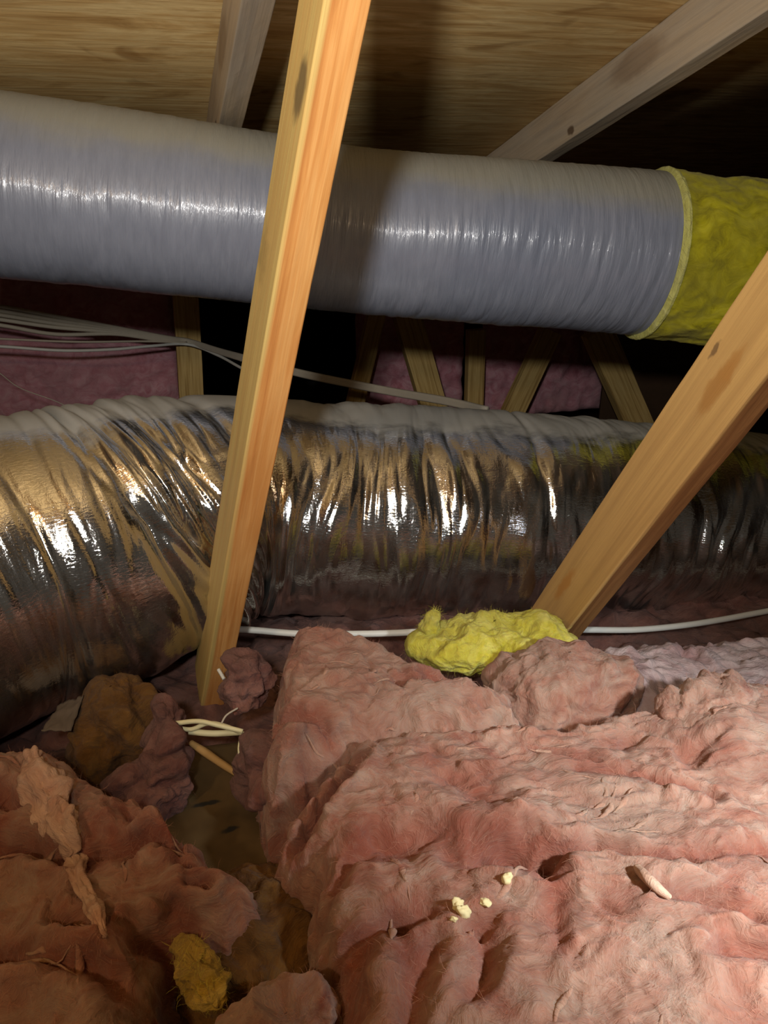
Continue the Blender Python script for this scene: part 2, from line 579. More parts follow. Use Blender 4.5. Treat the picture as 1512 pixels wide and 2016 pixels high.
# ------------------------------------------------------------------ timbers
def board(name, a, b, xdir, w, d, mat, parent=None, seed=0, bend=0.0, rough=0.0008):
    """a sawn board from a to b: w wide along xdir, d deep across it; local z runs with the grain"""
    a, b = Vector(a), Vector(b)
    z = (b - a).normalized()
    x = Vector(xdir)
    x = (x - z * x.dot(z)).normalized()
    y = z.cross(x)
    L = (b - a).length
    n = max(8, int(L / 0.02))
    r = 0.0022
    prof = []
    for sx, sy in ((1, 1), (-1, 1), (-1, -1), (1, -1)):
        cx, cy = sx * (w / 2 - r), sy * (d / 2 - r)
        a0 = {(1, 1): 0, (-1, 1): 90, (-1, -1): 180, (1, -1): 270}[(sx, sy)]
        for k in range(4):
            t = R(a0 + 30 * k)
            prof.append((cx + r * math.cos(t), cy + r * math.sin(t)))
    prof2 = []
    for i in range(len(prof)):
        p, q = prof[i], prof[(i + 1) % len(prof)]
        prof2.append(p)
        if math.dist(p, q) > 0.02:
            for k in range(1, 5):
                prof2.append((p[0] + (q[0] - p[0]) * k / 5, p[1] + (q[1] - p[1]) * k / 5))
    prof = np.array(prof2)
    m = len(prof)
    zz = np.linspace(0, L, n)
    v = np.zeros((n, m, 3))
    v[:, :, 0] = prof[None, :, 0] + bend * np.sin(zz / L * math.pi)[:, None]
    v[:, :, 1] = prof[None, :, 1]
    v[:, :, 2] = zz[:, None]
    q = v.reshape(-1, 3)
    nz = fbm(np.stack([q[:, 0] * 60, q[:, 1] * 60, q[:, 2] * 7 + seed * 3.1], 1), 3)
    dirs = np.tile(prof / np.linalg.norm(prof, axis=1)[:, None], (n, 1))
    q[:, :2] += dirs * (nz * rough * 2)[:, None]
    faces = [list(f) for f in grid_quads(n, m, True)] + [list(range(m))[::-1], [(n - 1) * m + i for i in range(m)]]
    me = bpy.data.meshes.new(name)
    me.from_pydata(q.tolist(), [], faces)
    for i, p in enumerate(me.polygons):
        p.use_smooth = False
    me.materials.append(mat)
    o = bpy.data.objects.new(name, me)
    o.matrix_world = Matrix(((x.x, y.x, z.x, a.x), (x.y, y.y, z.y, a.y), (x.z, y.z, z.z, a.z), (0, 0, 0, 1)))
    return put(o, parent)


X = (1, 0, 0)
xl = 0.162
o = board('rafter', on_deck(xl, -2.0, H_RAFTER + 0.0445), on_deck(xl, 4.6, H_RAFTER + 0.0445), X, 0.042, 0.089, RAFTER, seed=1)
tag(o, 'weathered grey rafter above the grey duct, left of the orange upright', 'rafter')
xr = 0.874
o = board('rafter', on_deck(xr, -2.0, H_RAFTER + 0.0445), on_deck(xr, 4.6, H_RAFTER + 0.0445), X, 0.042, 0.089, RAFTER, seed=2)
mark_or_shade(o, at_x(1124, 258, xr - 0.021), (0.02, 0.010, 0.014), srgb(84, 62, 40))
mark_or_shade(o, at_x(1252, 120, xr - 0.021), (0.02, 0.03, 0.09), srgb(120, 92, 60), 0.5)
tag(o, 'weathered grey rafter crossing the plywood at the upper right, with a small knot', 'rafter')

# the near upright: front face 38 mm, pale sapwood down its left edge
p0, p1 = at(678, 0, 0.60), at(434, 1290, 1.14)
ax = (p1 - p0) / np.linalg.norm(p1 - p0)
back = np.array([0, 1, 0]) - ax * ax[1]
back /= np.linalg.norm(back)
c0, c1 = p0 + back * 0.0445 - ax * 0.15, p1 + back * 0.0445 + ax * 0.14
o = board('truss_web', c0, c1, X, 0.038, 0.089, STUD, seed=3)
for u, v, d, sz, cl, stg in [(583, 178, .66, (0.012, 0.02, 0.030), srgb(96, 80, 52), 0.85), (528, 500, .80, (0.010, 0.03, 0.040), srgb(150, 126, 74), 0.6), (612, 405, .735, (0.012, 0.01, 0.016), srgb(210, 150, 92), 0.6),
                             (566, 722, .855, (0.006, 0.01, 0.010), srgb(110, 76, 40), 0.7), (497, 846, .89, (0.007, 0.01, 0.004), srgb(222, 176, 112), 0.9), (485, 928, .925, (0.007, 0.01, 0.004), srgb(222, 176, 112), 0.9)]:
    mark_or_shade(o, at(u, v, d), sz, cl, stg)
tag(o, 'orange fir upright with pale sapwood left edge, standing before both ducts', 'timber')
m0 = (at_x(1130, 1200, 0.566) + at_x(1058, 1200, 0.566)) / 2
m1 = (at_x(1432, 800, 0.566) + at_x(1329, 800, 0.566)) / 2
ax = (m1 - m0) / np.linalg.norm(m1 - m0)
wd = at_x(1432, 800, 0.566) - at_x(1329, 800, 0.566)
wd = np.linalg.norm(wd - ax * (wd @ ax))
wd2 = at_x(1130, 1200, 0.566) - at_x(1058, 1200, 0.566)
off = np.array([0.019, 0, 0])
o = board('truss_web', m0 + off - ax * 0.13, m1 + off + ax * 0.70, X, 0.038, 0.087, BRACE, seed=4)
for u, v, sz, cl, stg in [(1405, 690, (0.02, 0.004, 0.012), srgb(110, 84, 56), 0.8), (1412, 760, (0.02, 0.012, 0.05), srgb(168, 118, 58), 0.7), (1440, 720, (0.02, 0.008, 0.03), srgb(178, 128, 66), 0.6), (1112, 1150, (0.02, 0.010, 0.05), srgb(184, 126, 56), 0.7)]:
    mark_or_shade(o, at_x(u, v, 0.566), sz, cl, stg)
tag(o, 'golden pine diagonal at the right, leaning across the foil duct', 'timber')

# far webs and posts under the eaves
YW = 3.25


def far_post(u0, v0, u1, v1, y, w, d, label, seed, mat=None, ext=0.25):
    a, b = at_y(u0, v0, y), at_y(u1, v1, y)
    t = (b - a) / np.linalg.norm(b - a)
    o = board('eave_web' if abs(u0 - u1) > 30 else 'eave_post', a - t * 0.06, b + t * ext, X, w, d, mat or FAR, seed=seed)
    return tag(o, label, 'timber')


far_post(366, 600, 376, 770, 2.78, 0.085, 0.06, 'dull post by the pink wall batt, where the grey cables are gathered', 5)
far_post(733, 650, 700, 790, 2.66, 0.062, 0.04, 'dark far web leaning left, just right of the orange upright', 6)
far_post(808, 645, 852, 800, 2.6, 0.095, 0.05, 'greyish far web leaning right, between the upright and the yellow post', 7)
far_post(936, 680, 932, 820, 2.72, 0.068, 0.04, 'slim yellowish far post before the pink wall batts', 8)
far_post(1070, 680, 1005, 820, 2.62, 0.085, 0.04, 'dark brown far web leaning left across the pink wall batts', 9)
far_post(1185, 675, 1255, 835, 2.45, 0.105, 0.05, 'brown far web with pale right edge, leaning right beside the brown panel', 10)


# ------------------------------------------------------------------ tubes (ducts)
def tube(name, path, disp, mat, ns, nt, parent=None, th0=-math.pi, th1=math.pi):
    """path rows: x y z radius; disp(s, th, r) pushes the skin out; uv = (metres along, angle: 0 faces us, pi/2 is up)"""
    c, s = resample(spline(path, 400), ns)
    t = np.gradient(c[:, :3], axis=0)
    t /= np.linalg.norm(t, axis=1)[:, None]
    a = np.cross(t, np.array([0, 0, 1.0]))
    a /= np.linalg.norm(a, axis=1)[:, None]
    b = np.cross(a, t)
    th = np.linspace(th0, th1, nt)
    S, T = np.meshgrid(s, th, indexing='ij')
    rad = c[:, 3][:, None] + disp(S.ravel(), T.ravel()).reshape(ns, nt)
    v = c[:, None, :3] + rad[..., None] * (np.cos(T)[..., None] * a[:, None] + np.sin(T)[..., None] * b[:, None])
    uv = np.stack([S.ravel(), T.ravel()], 1)
    o = mesh_np(name, v.reshape(-1, 3), grid_quads(ns, nt), mat, uv=uv, parent=parent)
    return o


def nz(s, th, fs, ft, seed, oct=3, skew=0.0):
    """noise over the skin, seamless round the tube"""
    return fbm(np.stack([(s + skew * th) * fs + seed, np.cos(th) * ft, np.sin(th) * ft + seed * 0.37], 1), oct)


def px_path(rows, extra=0.0):
    out = []
    for u, top, bot, depth, k in rows:
        r = 0.5 * (bot - top) * depth / FOCAL * k
        out.append([*at(u, 0.5 * (top + bot), depth), r])
    return np.array(out)


# lower duct: crinkled foil
low = px_path([(-420, 930, 1640, 0.99, 0.95), (-180, 868, 1530, 1.08, 0.96), (0, 812, 1430, 1.16, 0.97), (160, 782, 1384, 1.23, 0.97), (320, 765, 1285, 1.32, 0.96), (470, 766, 1222, 1.40, 0.97),
               (640, 786, 1220, 1.45, 0.98), (820, 795, 1217, 1.49, 0.99), (1000, 804, 1215, 1.52, 0.99), (1200, 823, 1206, 1.57, 0.99),
               (1400, 842, 1198, 1.62, 0.99), (1600, 860, 1190, 1.68, 0.98), (1900, 888, 1176, 1.78, 0.98), (2300, 920, 1165, 1.95, 0.98)])


def foil_disp(s, th):
    bend = np.exp(-((s - S_BEND) / 0.13) ** 2)
    left = sstep(S_BEND - 0.10, S_BEND - 0.22, s)
    sk = nz(s, th, 4, 0.7, 41, 2) * 0.05 + 0.13 * bend * np.sin(th)
    s2 = s + sk
    amp = 0.55 + 1.0 * np.clip(nz(s, th, 5, 0.8, 5, 2) + 0.3, 0, 1)
    amp *= (1 - 0.6 * left) * (1 + 0.7 * np.exp(-((s - S_BEND) / 0.11) ** 2))
    f1 = np.abs(nz(s2, th, 13, 0.8, 3, 1))
    f2 = np.abs(nz(s2, th, 30, 1.0, 9, 2))
    f3 = nz(s2, th, 70, 1.6, 21, 2)
    amp *= 1 - 0.6 * sstep(0.7, 1.4, th) * sstep(2.9, 2.3, th)
    f4 = nz(s2, th, 19, 3.4, 33, 2)
    d = (0.022 * f1 + 0.0125 * f2 + 0.0016 * f3 + 0.0030 * f4) * amp
    # a few deep pinches where the film is drawn in
    for c, w, dep, k in PINCH:
        q = s - c + k * np.sin(th) + 0.012 * nz(s, th, 6, 1.0, c * 9, 2)
        d -= dep * np.exp(-(q / w) ** 2) * (0.6 + 0.5 * nz(s, th, 2, 0.9, 80 + c, 1))
    d += 0.009 * nz(s, th, 3.0, 0.9, 13, 2)
    return d - 0.007


def s_of_u(u):
    c = resample(spline(low, 400), 3000)
    q = c[0][:, :3] - EYE
    x = 756 + FOCAL * (q @ np.array([CY, -SY, 0])) / (q @ np.array([SY * CP, CY * CP, -SP]))
    return c[1][int(np.argmin(np.abs(x - u)))]


S_BEND = s_of_u(340)
PINCH = [(s_of_u(215), 0.010, 0.016, 0.06), (s_of_u(258), 0.007, 0.008, 0.13), (s_of_u(300), 0.009, 0.011, 0.14), (s_of_u(345), 0.007, 0.009, 0.14), (s_of_u(392), 0.009, 0.011, 0.13), (s_of_u(130), 0.006, 0.006, 0.05), (s_of_u(60), 0.008, 0.010, 0.05), (s_of_u(440), 0.014, 0.012, 0.05), (s_of_u(1010), 0.008, 0.008, 0.02)]
foil = tube('foil_duct', low, foil_disp, FOIL, 1350, 250)
tag(foil, 'fat crinkled silver foil flexible duct lying across the pink insulation', 'duct')

# upper duct: grey plastic jacket, then bare yellow wool
up_rows = [(-500, 95, 455, 1.20, 1), (-200, 158, 508, 1.25, 1), (0, 195, 540, 1.28, 1), (250, 234, 567, 1.325, 1), (500, 274, 592, 1.37, 1), (700, 304, 610, 1.41, 1), (1000, 327, 634, 1.435, 1), (1280, 352, 656, 1.47, 1),
           (1512, 372, 684, 1.50, 1), (1800, 400, 710, 1.56, 1), (2200, 440, 740, 1.66, 1)]
upp = px_path(up_rows)
dense = spline(upp, 2000)
uu = np.array([756 + FOCAL * ((p - EYE)[:3] @ np.array([CY, -SY, 0])) / (((p - EYE)[:3]) @ np.array([SY * CP, CY * CP, -SP])) for p in dense[:, :3]])
k_end = int(np.argmin(np.abs(uu - 1278)))
k_yel = int(np.argmin(np.abs(uu - 1255)))
duct = empty('insulated_duct', tuple(dense[900, :3]))
tag(duct, 'smooth grey plastic jacketed duct slung under the rafters, ending in bare yellow wool', 'duct')


def jacket_disp(s, th):
    d = 0.0045 * nz(s, th, 3, 0.8, 7, 2)
    s2 = s + 0.012 * nz(s, th, 5, 0.8, 71, 2)
    d += 0.0042 * np.abs(nz(s2, th, 26, 0.9, 17, 2)) * (0.5 + nz(s, th, 4, 0.7, 57, 1))
    d += 0.0010 * nz(s2, th, 90, 1.2, 27, 3)
    return d


def reparent(o, p):
    o.parent = p
    o.matrix_parent_inverse = Matrix.Translation(-p.location)
    return o


J = dense[:k_end]
o = reparent(tube('plastic_jacket', J[::10], jacket_disp, JACKET, 1200, 160), duct)
Y = dense[k_yel:].copy()
Y[:, 3] *= 1.0


def wool_disp(s, th):
    lip = sstep(0.03, 0.0, s)
    d = 0.012 * fbm(np.stack([s * 13, np.cos(th) * 2.4, np.sin(th) * 2.4], 1), 3) + 0.0022 * fbm(np.stack([s * 90, np.cos(th) * 14, np.sin(th) * 14], 1), 4)
    return d + 0.002 - 0.010 * lip


o = reparent(tube('bare_wool_wrap', Y[::10], wool_disp, DUCT_YELLOW, 320, 200), duct)
o['label'] = 'bare yellow glass wool past the jacket end'
# the frayed lip of wool just outside the jacket's cut edge
kk = k_end - 3
ring = dense[kk - 5:kk + 5].copy()
prof = np.interp(np.linspace(0, 1, len(ring)), [0, 0.5, 1], [0.0, 0.0055, 0.004])


def lip_disp(s, th):
    return 0.004 * sstep(0, 0.004, s) + 0.0022 * fbm(np.stack([s * 160, np.cos(th) * 14, np.sin(th) * 14], 1), 3) * sstep(0, 0.004, s)


LIP = fibre_mat('pale_wool_lip', srgb(190, 186, 80), srgb(206, 204, 104), srgb(222, 220, 140), srgb(196, 194, 120))
ring[:, 3] += prof
o = reparent(tube('wool_lip', ring, lip_disp, LIP, 24, 300), duct)
o['label'] = 'pale frayed lip of wool round the jacket end'


# ------------------------------------------------------------------ glass wool batts
def seg_dist(px, py, poly, closed=True):
    poly = np.asarray(poly)
    n = len(poly)
    best = np.full(len(px), 1e9)
    for i in range(n if closed else n - 1):
        a, b = poly[i], poly[(i + 1) % n]
        ab = b - a
        t = np.clip(((px - a[0]) * ab[0] + (py - a[1]) * ab[1]) / (ab @ ab + 1e-12), 0, 1)
        best = np.minimum(best, np.hypot(px - a[0] - t * ab[0], py - a[1] - t * ab[1]))
    return best


def inside(px, py, poly):
    poly = np.asarray(poly)
    r = np.zeros(len(px), bool)
    n = len(poly)
    for i in range(n):
        a, b = poly[i], poly[(i + 1) % n]
        if a[1] == b[1]:
            continue
        c = ((a[1] > py) != (b[1] > py)) & (px < (b[0] - a[0]) * (py - a[1]) / (b[1] - a[1]) + a[0])
        r ^= c
    return r


def loose_fibres(owner, V, Q, n, seed, width=0.00010, length=(0.004, 0.015), mat=None):
    """n hair-fine glass fibres curling off the surface, one mesh"""
    rg = np.random.RandomState(seed + 400)
    q = Q[rg.randint(0, len(Q), n)]
    a, b, c, d = (V[q[:, k]] for k in range(4))
    w = rg.rand(n, 2)
    p = a + (b - a) * w[:, :1] + (d - a) * w[:, 1:]
    nr = np.cross(b - a, d - a)
    nr /= np.linalg.norm(nr, axis=1)[:, None] + 1e-12
    nr[nr[:, 2] < 0] *= -1
    t = rg.normal(size=(n, 3))
    t -= nr * (t * nr).sum(1)[:, None]
    t /= np.linalg.norm(t, axis=1)[:, None]
    L = rg.uniform(length[0], length[1], n)
    lift = rg.uniform(0.02, 0.36, n) ** 1.5
    t = t + nr * lift[:, None]
    curl = rg.normal(size=(n, 3)) * 0.35
    m = 5
    pts = [p - nr * 0.0006]
    for k in range(m - 1):
        t = t + curl * 0.5 + rg.normal(size=(n, 3)) * 0.12 - nr * 0.06 * k
        t /= np.linalg.norm(t, axis=1)[:, None]
        pts.append(pts[-1] + t * (L / (m - 1))[:, None])
    pts = np.stack(pts, 1)
    side = np.cross(t, nr)
    side /= np.linalg.norm(side, axis=1)[:, None] + 1e-12
    wk = np.array([1, 1, 0.9, 0.7, 0.3]) * width
    A, B = pts - side[:, None] * wk[None, :, None], pts + side[:, None] * wk[None, :, None]
    VV = np.stack([A, B], 2).reshape(-1, 3)
    base = (np.arange(n) * 2 * m)[:, None] + (np.arange(m - 1) * 2)[None]
    QQ = np.stack([base, base + 1, base + 3, base + 2], -1).reshape(-1, 4)
    o = mesh_np('loose_fibres', VV - np.array(owner.location), QQ, mat or FIBRES_PINK, parent=owner)
    o['kind'] = 'stuff'
    return o


def loose_wisps(owner, lo, hi, Z, n, seed, flow):
    """teased-out wisps lying along the surface, joined into one mesh"""
    rg = np.random.RandomState(seed + 77)
    nx, ny = Z.shape
    VV, QQ, off = [], [], 0
    m, k = 16, 7
    th = np.linspace(0, 2 * math.pi, k, endpoint=False)
    tries = 0
    while len(VV) < n and tries < n * 30:
        tries += 1
        p = lo + (hi - lo) * rg.rand(2)
        L = rg.uniform(0.02, 0.075)
        a = flow(p, rg)
        wdt = rg.uniform(0.0010, 0.0030)
        path, ok = [], True
        q = p.copy()
        for i in range(m):
            ix, iy = int((q[0] - lo[0]) / (hi[0] - lo[0]) * (nx - 1)), int((q[1] - lo[1]) / (hi[1] - lo[1]) * (ny - 1))
            if not (2 < ix < nx - 3 and 2 < iy < ny - 3) or Z[ix - 2:ix + 3, iy - 2:iy + 3].min() < 0:
                ok = False
                break
            path.append([q[0], q[1], Z[ix - 2:ix + 3, iy - 2:iy + 3].mean()])
            q = q + L / m * np.array([math.cos(a), math.sin(a)])
            a += rg.normal() * 0.16
        if not ok:
            continue
        c = np.array(path)
        c[1:-1, 2] = 0.5 * c[1:-1, 2] + 0.25 * (c[:-2, 2] + c[2:, 2])
        t = np.gradient(c, axis=0)
        t /= np.linalg.norm(t, axis=1)[:, None]
        sd = np.cross(t, [0, 0, 1.0])
        sd /= np.linalg.norm(sd, axis=1)[:, None]
        up = np.cross(sd, t)
        u = np.linspace(0, 1, m)
        w = wdt * (np.sin(math.pi * u) ** 0.7 + 0.05) * (1 + 0.35 * np.sin(u * rg.uniform(6, 14) + rg.rand() * 6))
        v = c[:, None] + sd[:, None] * (w[:, None] * np.cos(th))[..., None] + up[:, None] * (0.55 * w[:, None] * np.sin(th))[..., None]
        VV.append(v.reshape(-1, 3))
        QQ.append(grid_quads(m, k, True) + off)
        off += m * k
    if not VV:
        return
    V = np.vstack(VV)
    V += 0.0012 * np.stack([fbm(V * 160 + 9 * j, 3) for j in range(3)], 1)
    o = mesh_np('loose_wisps', V - np.array(owner.location), np.vstack(QQ), WISP, parent=owner)
    o['kind'] = 'stuff'
    o['label'] = 'paler teased wisps of wool on the surface'


def batt(name, outline, z, base, mat, res=0.003, seed=0, creases=(), bumps=(), edge=0.07, lump=1.0, aniso=(1, 1), tilt=None, mid=1.0, ragged=0.018, fine=1.0, fuzz=0, wisps=0, flow=None, calm=False):
    """a matted, folded piece of glass wool. outline: rows (u, v[, z]) of its rim seen in the picture, on the height z"""
    poly = np.array([at_z(p[0], p[1], p[2] if len(p) > 2 else z)[:2] for p in outline])
    zs = np.array([p[2] if len(p) > 2 else z for p in outline])
    lo, hi = poly.min(0) - 0.04, poly.max(0) + 0.04
    nx, ny = int((hi[0] - lo[0]) / res) + 1, int((hi[1] - lo[1]) / res) + 1
    gx, gy = np.meshgrid(np.linspace(lo[0], hi[0], nx), np.linspace(lo[1], hi[1], ny), indexing='ij')
    x, y = gx.ravel(), gy.ravel()
    P = np.stack([x, y, np.full_like(x, seed * 1.7)], 1)
    d = seg_dist(x, y, poly) * np.where(inside(x, y, poly), 1, -1)
    d = d + ragged * fbm(P * 16, 4) + 0.4 * ragged * fbm(P * 60 + 3, 3)
    e = np.clip(d / edge, 0, 1)
    prof = np.sqrt(np.clip(1 - (1 - e) ** 2, 0, 1))
    # top height: blend of the rim heights
    if np.ptp(zs) > 1e-6:
        wsum, zt = np.zeros_like(x), np.zeros_like(x)
        for p, zz in zip(poly, zs):
            w = 1 / ((x - p[0]) ** 2 + (y - p[1]) ** 2 + 0.01) ** 1.5
            wsum += w
            zt += w * zz
        top = zt / wsum
    else:
        top = np.full_like(x, z)
    lump0 = lump
    wx = 0.035 * fbm(P * 7 + 5.5, 3)
    wy = 0.035 * fbm(P * 7 + 31.5, 3)
    Q = np.stack([(x + wx) * aniso[0], (y + wy) * aniso[1], np.full_like(x, seed * 3.3)], 1)
    soft = lambda n, e=0.10: np.sqrt(n * n + e * e) - e
    lump = lump0 * (1 - 0.35 * sstep(0.15, 0.40, x)) if calm else lump0
    h = lump * mid * 0.032 * (soft(fbm(Q * 4.5, 2)) - 0.12)
    h += lump * 0.024 * (soft(perlin(Q * 10 + 9)) - 0.12)
    h += lump * 0.014 * (soft(perlin(Q * 22 + 4), 0.06) - 0.14)
    h += fine * 0.0085 * (soft(perlin(Q * 46 + 7), 0.05) - 0.15)
    h += fine * 0.0050 * fbm(Q * 95 + 2, 5, 0.62)
    h -= fine * 0.020 * sstep(0.38, 0.85, perlin(Q * 15 + 60)) * (0.6 + perlin(Q * 40))
    torn = 0.8 * sstep(0.30, 0.75, perlin(Q * 15 + 60)) + 0.5 * sstep(0.05, 0.35, fbm(Q * 6 + 44, 4)) * sstep(0.0, -0.03, h + 0.012)  # pits and low folds: torn wool plus painted recess shade
    for (u, v, amp, rad) in bumps:
        c = at_z(u, v, z)
        rr = (rad if hasattr(rad, '__len__') else (rad, rad))
        h += amp * np.exp(-(((x - c[0]) / rr[0]) ** 2 + ((y - c[1]) / rr[1]) ** 2))
    for pts, depth, width in creases:
        line = np.array([at_z(u, v, z)[:2] for u, v in pts])
        dd = seg_dist(x + 0.25 * wx, y + 0.25 * wy, line, False)
        along = 0.75 + 0.5 * perlin(P * 24 + 77)
        torn = torn + 0.9 * np.exp(-(dd / (1.5 * width)) ** 2)  # crease shade painted in with the same deep colour
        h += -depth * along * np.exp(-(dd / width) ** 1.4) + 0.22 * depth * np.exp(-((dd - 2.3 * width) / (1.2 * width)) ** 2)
    zz = base + (top - base) * prof + h * (0.25 + 0.75 * prof)
    V = np.stack([x, y, zz], 1)
    # push along a slope-made normal and sideways so that rims bulge and overhang
    q = np.stack([x * 1.0, y * 1.0, zz * 1.0], 1)
    lat = 0.013 * lump0
    V[:, 0] += lat * fbm(q * 26 + 100, 3)
    V[:, 1] += lat * fbm(q * 26 + 200, 3)
    rim = np.clip(1 - e, 0, 1)
    keep = d > -0.004
    keepg = keep.reshape(nx, ny)
    quads = grid_quads(nx, ny)
    k = keep[quads].all(1)
    quads = quads[k][:, ::-1]
    used = np.unique(quads)
    remap = np.full(len(V), -1, np.int64)
    remap[used] = np.arange(len(used))
    V = V[used]
    V[:, 2] = np.maximum(V[:, 2], 0.004)
    o = mesh_np(name, V, remap[quads], mat, offset=(V[:, 0].mean(), V[:, 1].mean(), max(base, 0.004)))
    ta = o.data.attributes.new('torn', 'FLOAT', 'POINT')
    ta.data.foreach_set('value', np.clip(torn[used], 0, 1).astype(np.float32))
    if fuzz:
        loose_fibres(o, V, remap[quads], fuzz, seed)
    if wisps:
        loose_wisps(o, lo, hi, np.where(keep, zz, -1).reshape(nx, ny), wisps, seed, flow)
    return o


CAT = 'insulation'


def tuft(name, c, radii, mat, label, seed=0, yaw=0.0, lump=1.0, n=(150, 220), roll=0.0, fuzz=0, fmat=None, parent=None):
    """a torn-off wad of glass wool: c its middle, radii its half sizes"""
    th = np.linspace(0.02, math.pi - 0.02, n[0])
    ph = np.linspace(0, 2 * math.pi, n[1], endpoint=False)
    T, F = np.meshgrid(th, ph, indexing='ij')
    p = np.stack([np.sin(T) * np.cos(F), np.sin(T) * np.sin(F), np.cos(T)], -1).reshape(-1, 3)
    rad = np.array(radii)
    q = p * rad
    w = q + 0.02 * np.stack([fbm(q * 14 + seed + k * 9, 2) for k in range(3)], 1)
    g = float(rad.mean())
    f = 1.0 / g
    soft = lambda n, e=0.12: np.sqrt(n * n + e * e) - e
    d = g * lump * (0.9 * soft(fbm(w * 0.8 * f + seed * 2.3, 2)) + 0.55 * fbm(w * 0.9 * f + seed, 2) + 0.12 * soft(perlin(w * 2.2 * f + seed)))
    d = d - 0.16 * g * sstep(0.15, 0.65, perlin(w * 1.5 * f + seed + 50)) + 0.08 * g * fbm(w * 3.2 * f + seed + 8, 3)
    d = d + 0.009 * fbm(w * 26 + seed, 2) + 0.0026 * soft(perlin(w * 60 + seed), 0.06) + 0.0030 * fbm(w * 110 + seed, 4)
    nrm = p / rad
    nrm /= np.linalg.norm(nrm, axis=1)[:, None]
    q = q + nrm * d[:, None]
    q[:, 2] = np.where(q[:, 2] < 0, q[:, 2] * 0.8, q[:, 2])
    cr, sr = math.cos(R(roll)), math.sin(R(roll))
    q = q @ np.array([[cr, 0, sr], [0, 1, 0], [-sr, 0, cr]])
    cyw, syw = math.cos(R(yaw)), math.sin(R(yaw))
    q = q @ np.array([[cyw, syw, 0], [-syw, cyw, 0], [0, 0, 1]])
    o = mesh_np(name, q, grid_quads(n[0], n[1], True), mat, parent=parent)
    if fuzz:
        loose_fibres(o, q, grid_quads(n[0], n[1], True), fuzz, seed, mat=fmat)
    o.location = tuple(c)
    if parent is not None:
        o.location = tuple(np.array(c) - np.array(parent.location))
        return o
    return tag(o, label, CAT)


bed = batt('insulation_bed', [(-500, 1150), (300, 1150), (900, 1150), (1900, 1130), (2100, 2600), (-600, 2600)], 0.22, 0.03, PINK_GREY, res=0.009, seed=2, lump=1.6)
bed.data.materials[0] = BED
tag(bed, 'flattened layer of pink wool, darkened as if shaded, on the attic floor under everything', CAT)

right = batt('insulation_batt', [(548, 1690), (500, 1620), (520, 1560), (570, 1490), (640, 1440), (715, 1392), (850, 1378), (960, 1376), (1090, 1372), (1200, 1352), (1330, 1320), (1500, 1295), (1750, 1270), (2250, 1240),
                                 (2700, 1700), (2700, 2500), (650, 2500), (606, 2030), (592, 1930), (572, 1820), (546, 1740)], 0.40, 0.14, PINK, res=0.0027, seed=5,
             creases=[([(592, 1622), (640, 1570), (675, 1530), (700, 1490)], 0.045, 0.008),
                      ([(880, 1530), (930, 1545), (958, 1590)], 0.022, 0.018),
                      ([(760, 1665), (860, 1650), (960, 1672), (1065, 1712)], 0.022, 0.016),
                      ([(900, 1695), (980, 1705), (1065, 1715)], 0.025, 0.012),
                      ([(1072, 1712), (1130, 1692), (1170, 1684), (1230, 1700), (1290, 1716)], 0.024, 0.006),
                      ([(1290, 1712), (1370, 1702), (1520, 1690)], 0.012, 0.008),
                      ([(655, 1862), (690, 1832), (770, 1808), (830, 1800)], 0.026, 0.010),
                      ([(712, 1862), (688, 1920), (672, 1985)], 0.020, 0.009),
                      ([(790, 1825), (795, 1880)], 0.016, 0.008),
                      ([(845, 1870), (812, 1935), (800, 2016)], 0.024, 0.009),
                      ([(950, 1840), (962, 1900), (948, 1960)], 0.024, 0.010),
                      ([(1060, 1725), (1092, 1800), (1098, 1900)], 0.010, 0.010),
                      ([(1290, 1795), (1380, 1798), (1470, 1830)], 0.016, 0.008),
                      ([(1420, 1905), (1512, 1890)], 0.018, 0.008),
                      ([(1140, 1520), (1250, 1530), (1400, 1575)], 0.014, 0.007),
                      ([(1060, 1478), (1170, 1500)], 0.012, 0.007),
                      ([(665, 1735), (690, 1700), (710, 1690)], 0.016, 0.007)],
             bumps=[(1450, 1420, 0.02, 0.06), (1000, 1640, 0.018, (0.05, 0.025)), (1300, 1900, 0.03, 0.16), (760, 1560, 0.012, 0.09), (1430, 1480, 0.02, 0.05)],
             edge=0.07, lump=0.6, aniso=(0.75, 1.25), calm=True, fuzz=36000, wisps=70, flow=lambda p, rg: (0.15 if p[0] > 0.25 else 0.9) + rg.normal() * 0.45)
tag(right, 'largest pink glass wool batt, filling the lower right, with crumbs on it', CAT)

